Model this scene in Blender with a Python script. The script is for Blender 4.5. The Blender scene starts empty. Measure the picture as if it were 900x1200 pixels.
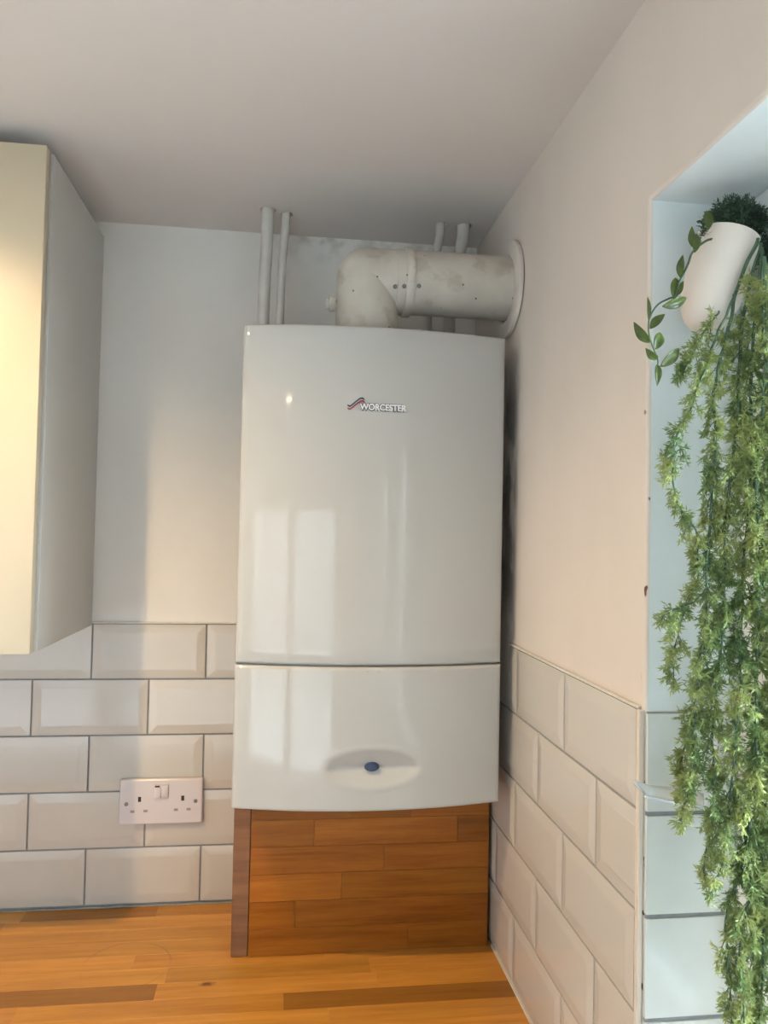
import bpy, bmesh, math, random
import numpy as np
from mathutils import Vector, Matrix, noise as mnoise
random.seed(7)
SC = bpy.context.scene
COL = SC.collection

# ------------------------------------------------------------------ camera (solved from the photograph, 900x1200, f in pixels)
CAMP = Vector((-0.3631, -1.4610, 0.6817)); YAW, PIT, ROL, FPX = 0.1291, 0.0300, 0.0205, 902.1
_F = Vector((math.sin(YAW)*math.cos(PIT), math.cos(YAW)*math.cos(PIT), math.sin(PIT)))
_R = Vector((math.cos(YAW), -math.sin(YAW), 0)); _U = _R.cross(_F)
CR = math.cos(ROL)*_R + math.sin(ROL)*_U; CU = -math.sin(ROL)*_R + math.cos(ROL)*_U
cd = bpy.data.cameras.new('camera'); cam = bpy.data.objects.new('camera', cd); COL.objects.link(cam)
cd.sensor_fit = 'VERTICAL'; cd.sensor_height = 32; cd.lens = FPX/1200*32; cd.clip_start = 0.02
cam.matrix_world = Matrix(((CR.x, CU.x, -_F.x, CAMP.x), (CR.y, CU.y, -_F.y, CAMP.y), (CR.z, CU.z, -_F.z, CAMP.z), (0, 0, 0, 1)))
SC.camera = cam

def at(u, v, axis, val):
    """measure: where the photo pixel's ray meets a plane, used only to read off world positions"""
    d = _F + CR*((u-450)/FPX) + CU*((600-v)/FPX)
    return CAMP + d*((val-CAMP[axis])/d[axis])

# ------------------------------------------------------------------ view and world
SC.view_settings.view_transform = 'Standard'; SC.view_settings.look = 'None'
SC.view_settings.gamma = 1; SC.view_settings.use_curve_mapping = False
SC.view_settings.exposure = 0.0
W = bpy.data.worlds.new('sky'); SC.world = W; W.use_nodes = True
nt = W.node_tree; bg = nt.nodes['Background']
tc = nt.nodes.new('ShaderNodeTexCoord'); sx = nt.nodes.new('ShaderNodeSeparateXYZ'); rp = nt.nodes.new('ShaderNodeValToRGB')
nt.links.new(tc.outputs['Generated'], sx.inputs[0]); nt.links.new(sx.outputs['Z'], rp.inputs[0]); nt.links.new(rp.outputs[0], bg.inputs[0])
rp.color_ramp.elements[0].position = 0.0; rp.color_ramp.elements[0].color = (0.80, 0.92, 1.0, 1)
rp.color_ramp.elements[1].position = 1.0; rp.color_ramp.elements[1].color = (0.66, 0.84, 1.0, 1)
bg.inputs[1].default_value = 49

CEIL = 1.250; FLOOR = -0.90; XL = -2.6; YR = -3.6      # room shell, worktop top is z = 0
WIN = (-0.722, -2.45, 0.02, 1.031)                       # opening in the right wall: y0, y1, z0, z1
DOOR = (-2.40, -0.45, -0.90, 0.95)                      # glazed door opening in the rear wall: x0, x1, z0, z1

def portal(name, loc, rot, sxx, syy):
    l = bpy.data.lights.new(name, 'AREA'); l.shape = 'RECTANGLE'; l.size = sxx; l.size_y = syy
    l.cycles.is_portal = True
    o = bpy.data.objects.new(name, l); o.location = loc; o.rotation_euler = rot; COL.objects.link(o)
portal('sky_portal', (0.31, (WIN[0]+WIN[1])/2, (WIN[2]+WIN[3])/2), (0, math.pi/2, 0), WIN[3]-WIN[2], WIN[0]-WIN[1])
portal('sky_portal', ((DOOR[0]+DOOR[1])/2, YR-0.21, (DOOR[2]+DOOR[3])/2), (math.pi/2, 0, math.pi), DOOR[1]-DOOR[0], DOOR[3]-DOOR[2])
LAMPS = [(-0.822, -0.722, 38.0), (-1.07, -2.30, 5.0)]
LAMP_COL = (1.0, 0.69, 0.35)

# ------------------------------------------------------------------ materials
def mat(name, col=(.8, .8, .8), rough=.5, var=0.0, vscale=8, bump=0.0, bscale=60, spec=.5, metal=0, coat=0, col2=None, stretch=None):
    m = bpy.data.materials.new(name); m.use_nodes = True
    n = m.node_tree; b = n.nodes['Principled BSDF']
    b.inputs['Base Color'].default_value = (*col, 1); b.inputs['Roughness'].default_value = rough
    b.inputs['Specular IOR Level'].default_value = spec; b.inputs['Metallic'].default_value = metal
    b.inputs['Coat Weight'].default_value = coat; b.inputs['Coat Roughness'].default_value = .05
    g = n.nodes.new('ShaderNodeNewGeometry'); vec = g.outputs['Position']
    if stretch:
        mp = n.nodes.new('ShaderNodeMapping'); mp.inputs['Scale'].default_value = stretch
        n.links.new(vec, mp.inputs[0]); vec = mp.outputs[0]
    if var > 0 or col2:
        t = n.nodes.new('ShaderNodeTexNoise'); t.inputs['Scale'].default_value = vscale; t.inputs['Detail'].default_value = 6
        r = n.nodes.new('ShaderNodeValToRGB'); c2 = col2 or tuple(c*(1-var) for c in col)
        r.color_ramp.elements[0].position = .35; r.color_ramp.elements[1].position = .65
        r.color_ramp.elements[0].color = (*c2, 1); r.color_ramp.elements[1].color = (*col, 1)
        n.links.new(vec, t.inputs[0]); n.links.new(t.outputs[0], r.inputs[0]); n.links.new(r.outputs[0], b.inputs['Base Color'])
    if bump > 0:
        t = n.nodes.new('ShaderNodeTexNoise'); t.inputs['Scale'].default_value = bscale; t.inputs['Detail'].default_value = 5
        bp = n.nodes.new('ShaderNodeBump'); bp.inputs['Strength'].default_value = bump; bp.inputs['Distance'].default_value = .004
        n.links.new(vec, t.inputs[0]); n.links.new(t.outputs[0], bp.inputs['Height']); n.links.new(bp.outputs[0], b.inputs['Normal'])
    return m

def mask_mix(m, col, build):
    """lay a stain / bare patch of its own colour and shape over a material; build(nodes, links, pos) returns a 0..1 socket"""
    n = m.node_tree; b = n.nodes['Principled BSDF']
    g = n.nodes.new('ShaderNodeNewGeometry'); mx = n.nodes.new('ShaderNodeMix'); mx.data_type = 'RGBA'
    src = b.inputs['Base Color']
    if src.is_linked: n.links.new(src.links[0].from_socket, mx.inputs[6])
    else: mx.inputs[6].default_value = src.default_value
    mx.inputs[7].default_value = (*col, 1)
    n.links.new(build(n, g.outputs['Position']), mx.inputs[0]); n.links.new(mx.outputs[2], src)

def nmath(n, op, a, b=None, clamp=False):
    m = n.nodes.new('ShaderNodeMath'); m.operation = op; m.use_clamp = clamp
    for i, s in enumerate((a, b)):
        if s is None: continue
        if isinstance(s, (int, float)): m.inputs[i].default_value = s
        else: n.links.new(s, m.inputs[i])
    return m.outputs[0]
def nsep(n, pos):
    s = n.nodes.new('ShaderNodeSeparateXYZ'); n.links.new(pos, s.inputs[0]); return s.outputs
def nnoise(n, pos, scale, detail=4, stretch=None):
    if stretch:
        mp = n.nodes.new('ShaderNodeMapping'); mp.inputs['Scale'].default_value = stretch; n.links.new(pos, mp.inputs[0]); pos = mp.outputs[0]
    t = n.nodes.new('ShaderNodeTexNoise'); t.inputs['Scale'].default_value = scale; t.inputs['Detail'].default_value = detail
    n.links.new(pos, t.inputs[0]); return t.outputs[0]
def ramp01(n, v, a, b):   # 0 at a, 1 at b
    mr = n.nodes.new('ShaderNodeMapRange'); mr.clamp = True; mr.inputs['From Min'].default_value = a; mr.inputs['From Max'].default_value = b
    n.links.new(v, mr.inputs['Value']); return mr.outputs['Result']

M = {}
M['ceiling'] = mat('ceiling_paint', (.765, .71, .675), .8, .04, 3, .12, 30, .3)
M['wall_back'] = mat('back_wall_paint', (.84, .815, .775), .75, .06, 4, .35, 14, .3)
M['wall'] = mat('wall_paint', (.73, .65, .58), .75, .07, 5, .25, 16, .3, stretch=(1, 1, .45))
M['wall_plain'] = mat('room_wall_paint', (.78, .75, .72), .8, .04, 4, .1, 20, .3)
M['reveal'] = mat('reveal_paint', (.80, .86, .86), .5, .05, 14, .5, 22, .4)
M['tile'] = mat('cream_glazed_tile', (.60, .56, .505), .10, .03, 6, .02, 25, .5)
M['tile_daylit'] = mat('daylit_flat_glazed_tile', (.76, .79, .755), .12, .05, 22, .03, 40, .5)  # the cream tile again, with cool window daylight put into its colour
M['grout'] = mat('grey_grout', (.30, .31, .315), .9, .15, 90)
M['caulk'] = mat('white_caulk', (.72, .68, .62), .6, .1, 90, .4, 160)
M['trim'] = mat('cream_tile_trim', (.70, .60, .50), .35)
M['boiler'] = mat('white_gloss_enamel', (.50, .495, .475), .06, .015, 3, 0, 60, .5)
M['boiler_body'] = mat('grey_casing', (.45, .45, .44), .5)
M['dark'] = mat('dark_gap', (.02, .02, .022), .8)
M['navy'] = mat('navy_plastic', (.03, .045, .10), .25)
M['chrome'] = mat('logo_silver', (.86, .86, .87), .35)
M['logo_dark'] = mat('logo_outline', (.05, .05, .08), .4)
M['logo_red'] = mat('logo_red', (.28, .02, .04), .35)
M['flue'] = mat('flue_painted_metal', (.60, .555, .49), .38, .16, 16, .08, 60, .45)
M['flange'] = mat('flange_painted', (.64, .58, .52), .5, .08, 20, .2, 60)
M['pipe'] = mat('pipe_gloss_paint', (.60, .57, .53), .45, .10, 30, .25, 60)
M['screw'] = mat('screw_metal', (.25, .24, .23), .35, metal=.8)
M['cab'] = mat('cabinet_cream_satin', (.50, .43, .315), .42, .01, 4)
M['cab_side'] = mat('cabinet_side_satin', (.54, .52, .48), .40, .02, 4)
M['socket'] = mat('socket_plastic', (.66, .61, .61), .25)
M['slot'] = mat('socket_slot', (.03, .02, .02), .5)
M['shutter'] = mat('socket_shutter', (.30, .27, .26), .4)
M['neon'] = mat('neon_window', (.16, .015, .015), .2)
M['pot'] = mat('pot_matte_ceramic', (.78, .70, .62), .45, .03, 30)
M['upvc'] = mat('white_upvc', (.78, .80, .80), .25)
M['soil'] = mat('soil', (.03, .03, .02), .9)
M['stem'] = mat('stem_green', (.06, .13, .07), .5, .3, 60)
M['fol'] = mat('foliage_green', (.42, .47, .17), .55, col2=(.12, .21, .07), vscale=30)
M['moss'] = mat('moss_dark_green', (.045, .10, .055), .7, col2=(.02, .05, .03), vscale=60)
M['vine_leaf'] = mat('vine_leaf', (.13, .19, .04), .35, col2=(.07, .10, .03), vscale=70)
M['base'] = mat('base_cabinet_satin', (.70, .64, .52), .45)
M['floor'] = mat('floor_vinyl', (.49, .475, .455), .5, .2, 6)
M['garden'] = mat('patio_paving', (.18, .17, .16), .9, .4, 2)
M['render'] = mat('added_wall_render', (.13, .125, .12), .9, .1, 3)
m = M['lampglow'] = bpy.data.materials.new('lamp_glow'); m.use_nodes = True
m.node_tree.nodes['Principled BSDF'].inputs['Emission Color'].default_value = (1, .80, .5, 1)
m.node_tree.nodes['Principled BSDF'].inputs['Emission Strength'].default_value = 120

def glassy(name, tint, fac_min, tr_tint):
    m = bpy.data.materials.new(name); m.use_nodes = True; n = m.node_tree; n.nodes.remove(n.nodes['Principled BSDF'])
    out = n.nodes['Material Output']; tr = n.nodes.new('ShaderNodeBsdfTransparent'); gl = n.nodes.new('ShaderNodeBsdfGlossy')
    gl.inputs['Roughness'].default_value = .03; gl.inputs['Color'].default_value = (*tint, 1); tr.inputs[0].default_value = (*tr_tint, 1)
    fr = n.nodes.new('ShaderNodeFresnel'); fr.inputs['IOR'].default_value = 1.5
    mx = n.nodes.new('ShaderNodeMixShader'); n.links.new(nmath(n, 'ADD', fr.outputs[0], fac_min, True), mx.inputs[0])
    n.links.new(tr.outputs[0], mx.inputs[1]); n.links.new(gl.outputs[0], mx.inputs[2]); n.links.new(mx.outputs[0], out.inputs[0])
    return m
M['glass'] = glassy('window_glass', (1, 1, 1), 0.0, (.96, .97, .97))
def translucent(name, col, tfac):
    m = bpy.data.materials.new(name); m.use_nodes = True; n = m.node_tree; out = n.nodes['Material Output']; b = n.nodes['Principled BSDF']
    b.inputs['Base Color'].default_value = (*col, 1); b.inputs['Roughness'].default_value = .15
    tr = n.nodes.new('ShaderNodeBsdfTransparent'); mx = n.nodes.new('ShaderNodeMixShader'); mx.inputs[0].default_value = tfac
    n.links.new(b.outputs[0], mx.inputs[1]); n.links.new(tr.outputs[0], mx.inputs[2]); n.links.new(mx.outputs[0], out.inputs[0]); return m
M['plastic'] = translucent('clear_plastic', (.82, .86, .86), .45)
M['plastic_white'] = translucent('milky_plastic', (.85, .92, 1.0), .15)
# foliage lets light through
for k in ('fol', 'vine_leaf'):
    n = M[k].node_tree; b = n.nodes['Principled BSDF']; out = n.nodes['Material Output']
    tl = n.nodes.new('ShaderNodeBsdfTranslucent'); mx = n.nodes.new('ShaderNodeMixShader'); mx.inputs[0].default_value = .35
    n.links.new(b.inputs['Base Color'].links[0].from_socket, tl.inputs[0])
    n.links.new(b.outputs[0], mx.inputs[1]); n.links.new(tl.outputs[0], mx.inputs[2]); n.links.new(mx.outputs[0], out.inputs[0])

# bare rough plaster and painted grey shadow beside the boiler, chips along the reveal edge
def _bare_shadow(n, pos):
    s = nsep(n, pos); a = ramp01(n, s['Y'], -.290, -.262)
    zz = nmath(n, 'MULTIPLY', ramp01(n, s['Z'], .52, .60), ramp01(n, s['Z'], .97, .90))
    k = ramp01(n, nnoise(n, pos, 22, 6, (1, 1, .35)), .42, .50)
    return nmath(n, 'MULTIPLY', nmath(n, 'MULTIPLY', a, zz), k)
mask_mix(M['wall'], (.34, .31, .28), _bare_shadow)
def _chip(n, pos):
    s = nsep(n, pos); a = nmath(n, 'MULTIPLY', ramp01(n, s['Y'], -.7135, -.7165), ramp01(n, s['Z'], .90, .80))
    return nmath(n, 'MULTIPLY', a, ramp01(n, nnoise(n, pos, 60, 2, (1, 1, .6)), .64, .67))
mask_mix(M['wall'], (.10, .05, .035), _chip)
# grime on the flue elbow
def _grime(n, pos):
    return nmath(n, 'MULTIPLY', ramp01(n, nnoise(n, pos, 28, 5), .56, .66), .45)
mask_mix(M['flue'], (.33, .27, .20), _grime)
def _spots(n, pos):
    v = n.nodes.new('ShaderNodeTexVoronoi'); v.inputs['Scale'].default_value = 38; n.links.new(pos, v.inputs['Vector'])
    return ramp01(n, v.outputs['Distance'], .075, .045)
mask_mix(M['flue'], (.09, .06, .05), _spots)
def _cornerpatches(n, pos):  # patchy brown tone, stronger towards the ceiling
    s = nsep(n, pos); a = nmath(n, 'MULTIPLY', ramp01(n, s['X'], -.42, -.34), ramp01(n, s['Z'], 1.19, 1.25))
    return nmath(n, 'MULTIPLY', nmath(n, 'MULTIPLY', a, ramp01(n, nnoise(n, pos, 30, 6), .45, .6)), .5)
mask_mix(M['wall_back'], (.36, .32, .27), _cornerpatches)

def wood(name, light, dark, rough=.35, axis='x', extras=None):
    """beech stave: grain along local x; each stave's tone comes from its object colour"""
    m = bpy.data.materials.new(name); m.use_nodes = True; n = m.node_tree; b = n.nodes['Principled BSDF']
    b.inputs['Roughness'].default_value = rough; b.inputs['Specular IOR Level'].default_value = .35
    tcn = n.nodes.new('ShaderNodeTexCoord'); oi = n.nodes.new('ShaderNodeObjectInfo')
    add = n.nodes.new('ShaderNodeVectorMath'); add.operation = 'MULTIPLY_ADD'
    cmb = n.nodes.new('ShaderNodeCombineXYZ')
    for i in range(3): n.links.new(nmath(n, 'MULTIPLY', oi.outputs['Random'], 13.7+7*i), cmb.inputs[i])
    add.inputs[1].default_value = (1, 1, 1); n.links.new(tcn.outputs['Object'], add.inputs[0]); n.links.new(cmb.outputs[0], add.inputs[2])
    p = add.outputs[0]
    st = (4, 60, 60) if axis == 'x' else (60, 60, 4)
    g1 = nnoise(n, p, 1.4, 6, st); g2 = nnoise(n, p, 8, 4, tuple(s*.9 for s in st)); g3 = nnoise(n, p, .5, 3, (6, 22, 22))
    f = nmath(n, 'ADD', nmath(n, 'MULTIPLY', g1, .5), nmath(n, 'ADD', nmath(n, 'MULTIPLY', g2, .2), nmath(n, 'MULTIPLY', g3, .3)))
    r = n.nodes.new('ShaderNodeValToRGB'); r.color_ramp.elements[0].position = .36; r.color_ramp.elements[1].position = .62
    r.color_ramp.elements[0].color = (*dark, 1); r.color_ramp.elements[1].color = (*light, 1); n.links.new(f, r.inputs[0])
    mx = n.nodes.new('ShaderNodeMix'); mx.data_type = 'RGBA'; mx.blend_type = 'MULTIPLY'; mx.inputs[0].default_value = 1
    n.links.new(r.outputs[0], mx.inputs[6]); n.links.new(oi.outputs['Color'], mx.inputs[7]); n.links.new(mx.outputs[2], b.inputs['Base Color'])
    bp = n.nodes.new('ShaderNodeBump'); bp.inputs['Strength'].default_value = .06; bp.inputs['Distance'].default_value = .001
    n.links.new(g2, bp.inputs['Height']); n.links.new(bp.outputs[0], b.inputs['Normal'])
    return m
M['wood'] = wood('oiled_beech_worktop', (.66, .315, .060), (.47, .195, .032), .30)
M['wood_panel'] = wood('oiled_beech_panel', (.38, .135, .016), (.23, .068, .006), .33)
M['wood_end'] = wood('beech_end_grain', (.30, .145, .07), (.17, .075, .035), .6)
def _rings(n, pos):
    s = nsep(n, pos); dx = nmath(n, 'ADD', s['X'], .445); dz = nmath(n, 'SUBTRACT', nmath(n, 'MODULO', s['Z'], .066), .078)
    d = nmath(n, 'SQRT', nmath(n, 'ADD', nmath(n, 'MULTIPLY', dx, dx), nmath(n, 'MULTIPLY', dz, dz)))
    d = nmath(n, 'ADD', d, nmath(n, 'MULTIPLY', nnoise(n, pos, 30), .004))
    return nmath(n, 'MULTIPLY', ramp01(n, nmath(n, 'SINE', nmath(n, 'MULTIPLY', d, 2600)), .1, .9), .55)
mask_mix(M['wood_end'], (.12, .05, .022), _rings)
def _lines(n, pos):
    return nmath(n, 'MULTIPLY', ramp01(n, nnoise(n, pos, 9, 5, (.5, 22, 22)), .60, .70), .35)
mask_mix(M['wood'], (.30, .12, .02), _lines)
mask_mix(M['wood_panel'], (.14, .04, .006), _lines)
RING = at(148, 1131, 2, 0); KNOT = at(243, 1153, 2, 0)
def _ring(n, pos):
    s = nsep(n, pos); dx = nmath(n, 'SUBTRACT', s['X'], RING.x); dy = nmath(n, 'SUBTRACT', s['Y'], RING.y)
    d = nmath(n, 'SQRT', nmath(n, 'ADD', nmath(n, 'MULTIPLY', dx, dx), nmath(n, 'MULTIPLY', dy, dy)))
    e = nmath(n, 'ABSOLUTE', nmath(n, 'SUBTRACT', d, .067))
    return nmath(n, 'MULTIPLY', nmath(n, 'MULTIPLY', ramp01(n, e, .0022, .0006), ramp01(n, nnoise(n, pos, 18), .42, .6)), .55)
mask_mix(M['wood'], (.25, .12, .04), _ring)
def _knot(n, pos):
    s = nsep(n, pos); dx = nmath(n, 'MULTIPLY', nmath(n, 'SUBTRACT', s['X'], KNOT.x), .55); dy = nmath(n, 'SUBTRACT', s['Y'], KNOT.y)
    d = nmath(n, 'SQRT', nmath(n, 'ADD', nmath(n, 'MULTIPLY', dx, dx), nmath(n, 'MULTIPLY', dy, dy)))
    return ramp01(n, nmath(n, 'ADD', d, nmath(n, 'MULTIPLY', nnoise(n, pos, 160), .009)), .0125, .0060)
mask_mix(M['wood'], (.13, .035, .012), _knot)

# ------------------------------------------------------------------ mesh helpers
def link(name, me, m, parent=None, smooth=False, loc=None):
    if m: me.materials.append(m)
    if smooth:
        for p in me.polygons: p.use_smooth = True
    o = bpy.data.objects.new(name, me); COL.objects.link(o)
    if loc is not None: o.location = loc
    if parent: o.parent = parent
    return o
def bm_obj(name, bm, m, parent=None, smooth=False, loc=None, sharp=None):
    bmesh.ops.recalc_face_normals(bm, faces=bm.faces)
    me = bpy.data.meshes.new(name); bm.to_mesh(me); bm.free()
    o = link(name, me, m, parent, smooth, loc)
    if smooth and sharp: me.set_sharp_from_angle(angle=math.radians(sharp))
    return o
def empty(name, loc=(0, 0, 0)):
    o = bpy.data.objects.new(name, None); o.empty_display_size = .05; o.location = loc; COL.objects.link(o); return o
def tag(o, label, cat, group=None):
    o['label'] = label; o['category'] = cat
    if group: o['group'] = group
    return o
def struct(o): o['kind'] = 'structure'; return o
def add_box(bm, x0, x1, y0, y1, z0, z1, bev=0, seg=2):
    r = bmesh.ops.create_cube(bm, size=1); vs = r['verts']
    for v in vs: v.co = Vector((x0+(v.co.x+.5)*(x1-x0), y0+(v.co.y+.5)*(y1-y0), z0+(v.co.z+.5)*(z1-z0)))
    if bev:
        es = list({e for v in vs for e in v.link_edges})
        bmesh.ops.bevel(bm, geom=es, offset=bev, segments=seg, affect='EDGES', profile=.5)
def box(name, x0, x1, y0, y1, z0, z1, m, parent=None, bev=0, seg=2, smooth=False):
    """box whose object origin is at its own centre (parents must sit at identity or be given local coordinates)"""
    c = Vector(((x0+x1)/2, (y0+y1)/2, (z0+z1)/2)); bm = bmesh.new()
    add_box(bm, x0-c.x, x1-c.x, y0-c.y, y1-c.y, z0-c.z, z1-c.z, bev, seg)
    if parent: c = c - parent.matrix_basis.translation
    return bm_obj(name, bm, m, parent, smooth, c, 35)
def add_rings(bm, rings, cap0=True, cap1=True):
    vr = [[bm.verts.new(p) for p in r] for r in rings]; n = len(vr[0])
    for a, b in zip(vr, vr[1:]):
        for i in range(n): bm.faces.new((a[i], a[(i+1) % n], b[(i+1) % n], b[i]))
    if cap0: bm.faces.new(vr[0][::-1])
    if cap1: bm.faces.new(vr[-1])
def tube_rings(pts, rad, seg=16):
    pts = [Vector(p) for p in pts]; rs = []; prev = None
    for i, p in enumerate(pts):
        t = (pts[min(i+1, len(pts)-1)]-pts[max(i-1, 0)]).normalized()
        if prev is None:
            a = Vector((0, 1, 0)) if abs(t.y) < .8 else Vector((1, 0, 0)); x = t.cross(a).normalized()
        else: x = (prev - t*prev.dot(t)).normalized()
        prev = x; y = t.cross(x); r = rad[i] if hasattr(rad, '__len__') else rad
        rs.append([p + x*r*math.cos(2*math.pi*k/seg) + y*r*math.sin(2*math.pi*k/seg) for k in range(seg)])
    return rs
def tube(name, pts, rad, m, parent=None, seg=16, cap=True):
    o = Vector(parent.matrix_basis.translation) if parent else Vector()
    bm = bmesh.new(); add_rings(bm, tube_rings([Vector(p)-o for p in pts], rad, seg), cap, cap); return bm_obj(name, bm, m, parent, True, None, 40)
def lathe_rings(prof, axis, org, seg=48):
    """prof: (distance along axis, radius)"""
    ax = Vector(axis).normalized(); a = Vector((0, 1, 0)) if abs(ax.y) < .8 else Vector((1, 0, 0)); x = ax.cross(a).normalized(); y = ax.cross(x)
    return [[Vector(org)+ax*h + x*r*math.cos(2*math.pi*k/seg) + y*r*math.sin(2*math.pi*k/seg) for k in range(seg)] for h, r in prof]
def lathe(name, prof, axis, org, m, parent=None, seg=48, sharp=35, cap0=True, cap1=True):
    o = Vector(parent.matrix_basis.translation) if parent else Vector()
    bm = bmesh.new(); add_rings(bm, lathe_rings(prof, axis, Vector(org)-o, seg), cap0, cap1); return bm_obj(name, bm, m, parent, True, None, sharp)

# ------------------------------------------------------------------ room shell
PY = .003   # plaster plane of the back wall; tile faces stand at about y = 0
wb = struct(box('wall_back', XL-.2, .303, PY, .203, FLOOR, CEIL+.03, M['wall_back']))
struct(box('wall_left', XL-.2, XL, YR, PY, FLOOR, CEIL, M['wall_plain']))
struct(box('floor', XL-.2, .303, YR-.2, .203, FLOOR-.1, FLOOR, M['floor']))

def wall_hole(name, u0, u1, v0, v1, hu0, hu1, hv0, hv1, t0, t1, plane, m, m2=None, bev=.004):
    """wall slab with one rectangular opening. plane 'x': u = y, v = z, thickness along x; plane 'y': u = x"""
    def P(u, v, t): return Vector((t, u, v)) if plane == 'x' else Vector((u, t, v))
    us = [u0, hu0, hu1, u1]; vs = [v0, hv0, hv1, v1]; bm = bmesh.new()
    V = {(i, j, k): bm.verts.new(P(us[i], vs[j], (t0, t1)[k])) for i in range(4) for j in range(4) for k in range(2)}
    for i in range(3):
        for j in range(3):
            if i == 1 and j == 1: continue
            for k in range(2): bm.faces.new((V[i, j, k], V[i+1, j, k], V[i+1, j+1, k], V[i, j+1, k]))
    for j in range(3):
        for i in (0, 3): bm.faces.new((V[i, j, 0], V[i, j+1, 0], V[i, j+1, 1], V[i, j, 1]))
    for i in range(3):
        for j in (0, 3): bm.faces.new((V[i, j, 0], V[i+1, j, 0], V[i+1, j, 1], V[i, j, 1]))
    inner = []
    inner.append(bm.faces.new((V[1, 1, 0], V[1, 2, 0], V[1, 2, 1], V[1, 1, 1]))); inner.append(bm.faces.new((V[2, 1, 0], V[2, 2, 0], V[2, 2, 1], V[2, 1, 1])))
    inner.append(bm.faces.new((V[1, 1, 0], V[2, 1, 0], V[2, 1, 1], V[1, 1, 1]))); inner.append(bm.faces.new((V[1, 2, 0], V[2, 2, 0], V[2, 2, 1], V[1, 2, 1])))
    if m2:
        for f in inner: f.material_index = 1
    if bev:
        es = [e for e in bm.edges if all(v in [V[i, j, 0] for i in (1, 2) for j in (1, 2)] for v in e.verts)]
        bmesh.ops.bevel(bm, geom=es, offset=bev, segments=3, affect='EDGES', profile=.5)
    o = bm_obj(name, bm, m)
    if m2: o.data.materials.append(m2)
    return struct(o)
wr = wall_hole('wall_right', YR, PY, FLOOR, CEIL, WIN[1], WIN[0], WIN[2], WIN[3], .001, .303, 'x', M['wall'], M['reveal'])
wall_hole('wall_rear', XL-.2, .303, FLOOR, CEIL, DOOR[0], DOOR[1], DOOR[2]+.001, DOOR[3], YR-.2, YR, 'y', M['wall_plain'], None, 0)

# ceiling slab with the four ragged holes the pipes pass through
PIPES = [dict(c=(at(314, 246, 2, CEIL).x, at(314, 246, 2, CEIL).y), r=.0108), dict(c=(at(335, 251, 2, CEIL).x, at(335, 251, 2, CEIL).y), r=.0076),
         dict(c=(at(516, 263, 2, CEIL).x, at(516, 263, 2, CEIL).y), r=.0078), dict(c=(at(543, 265, 2, CEIL).x, at(543, 265, 2, CEIL).y), r=.0108)]
ceil = box('ceiling', XL-.2, .303, YR-.2, .003, CEIL, CEIL+.03, M['ceiling'])
cut = []
for k, p in enumerate(PIPES):
    bm = bmesh.new(); rr = random.Random(k); rad = [p['r']+.002+rr.random()*.0022 for _ in range(14)]
    off = .0022 if k != 0 else 0
    rs = [[Vector((p['c'][0]+off+math.cos(a*2*math.pi/14)*rad[a], p['c'][1]+math.sin(a*2*math.pi/14)*rad[a], z)) for a in range(14)] for z in (CEIL-.01, CEIL+.027)]
    add_rings(bm, rs); co = bm_obj('cut', bm, None); cut.append(co)
    md = ceil.modifiers.new('b', 'BOOLEAN'); md.operation = 'DIFFERENCE'; md.object = co; md.solver = 'EXACT'
dg = bpy.context.evaluated_depsgraph_get(); nm = bpy.data.meshes.new_from_object(ceil.evaluated_get(dg)); ceil.modifiers.clear(); ceil.data = nm
for c in cut: bpy.data.objects.remove(c)
struct(ceil)

# ------------------------------------------------------------------ wall tiles (each its own object)
PZ, TH, PX, TW = .1012, .0979, .2030, .1997
_tc = {}
def tile_mesh(w, h, bl=1, br=1, flat=False):
    """bevelled metro tile in local coordinates: u right, z up, face towards -y; cut edges carry no bevel"""
    key = (round(w, 4), round(h, 4), bl, br, flat)
    if key in _tc: return _tc[key]
    B = .0155; e, f, bk = -.0016, -.0033, .0028
    if flat: e = f = -.0035
    x0, x1, z0, z1 = -w/2, w/2, -h/2, h/2
    i0 = x0+(B if bl else 0.0008); i1 = x1-(B if br else .0008); iz0, iz1 = z0+B, z1-B
    if flat: i0, i1, iz0, iz1 = x0+.001, x1-.001, z0+.001, z1-.001
    el = e if bl else f; er = e if br else f
    bm = bmesh.new()
    bk_ = [bm.verts.new(p) for p in ((x0, bk, z0), (x1, bk, z0), (x1, bk, z1), (x0, bk, z1))]
    ed = [bm.verts.new(p) for p in ((x0, e, z0), (x1, e, z0), (x1, e, z1), (x0, e, z1))]
    fc = [bm.verts.new(p) for p in ((i0, f, iz0), (i1, f, iz0), (i1, f, iz1), (i0, f, iz1))]
    bm.faces.new(fc)
    for k in range(4):
        j = (k+1) % 4
        bm.faces.new((bk_[k], bk_[j], ed[j], ed[k])); bm.faces.new((ed[k], ed[j], fc[j], fc[k]))
    bmesh.ops.recalc_face_normals(bm, faces=bm.faces)
    if not flat:
        es = [e_ for e_ in bm.edges if all(v in fc for v in e_.verts)]
        bmesh.ops.bevel(bm, geom=es, offset=.0012, segments=2, affect='EDGES', profile=.5)
    me = bpy.data.meshes.new('tile'); bm.to_mesh(me); bm.free(); me.materials.append(M['tile_daylit' if flat else 'tile']); _tc[key] = me
    return me
rt = random.Random(3)
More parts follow.
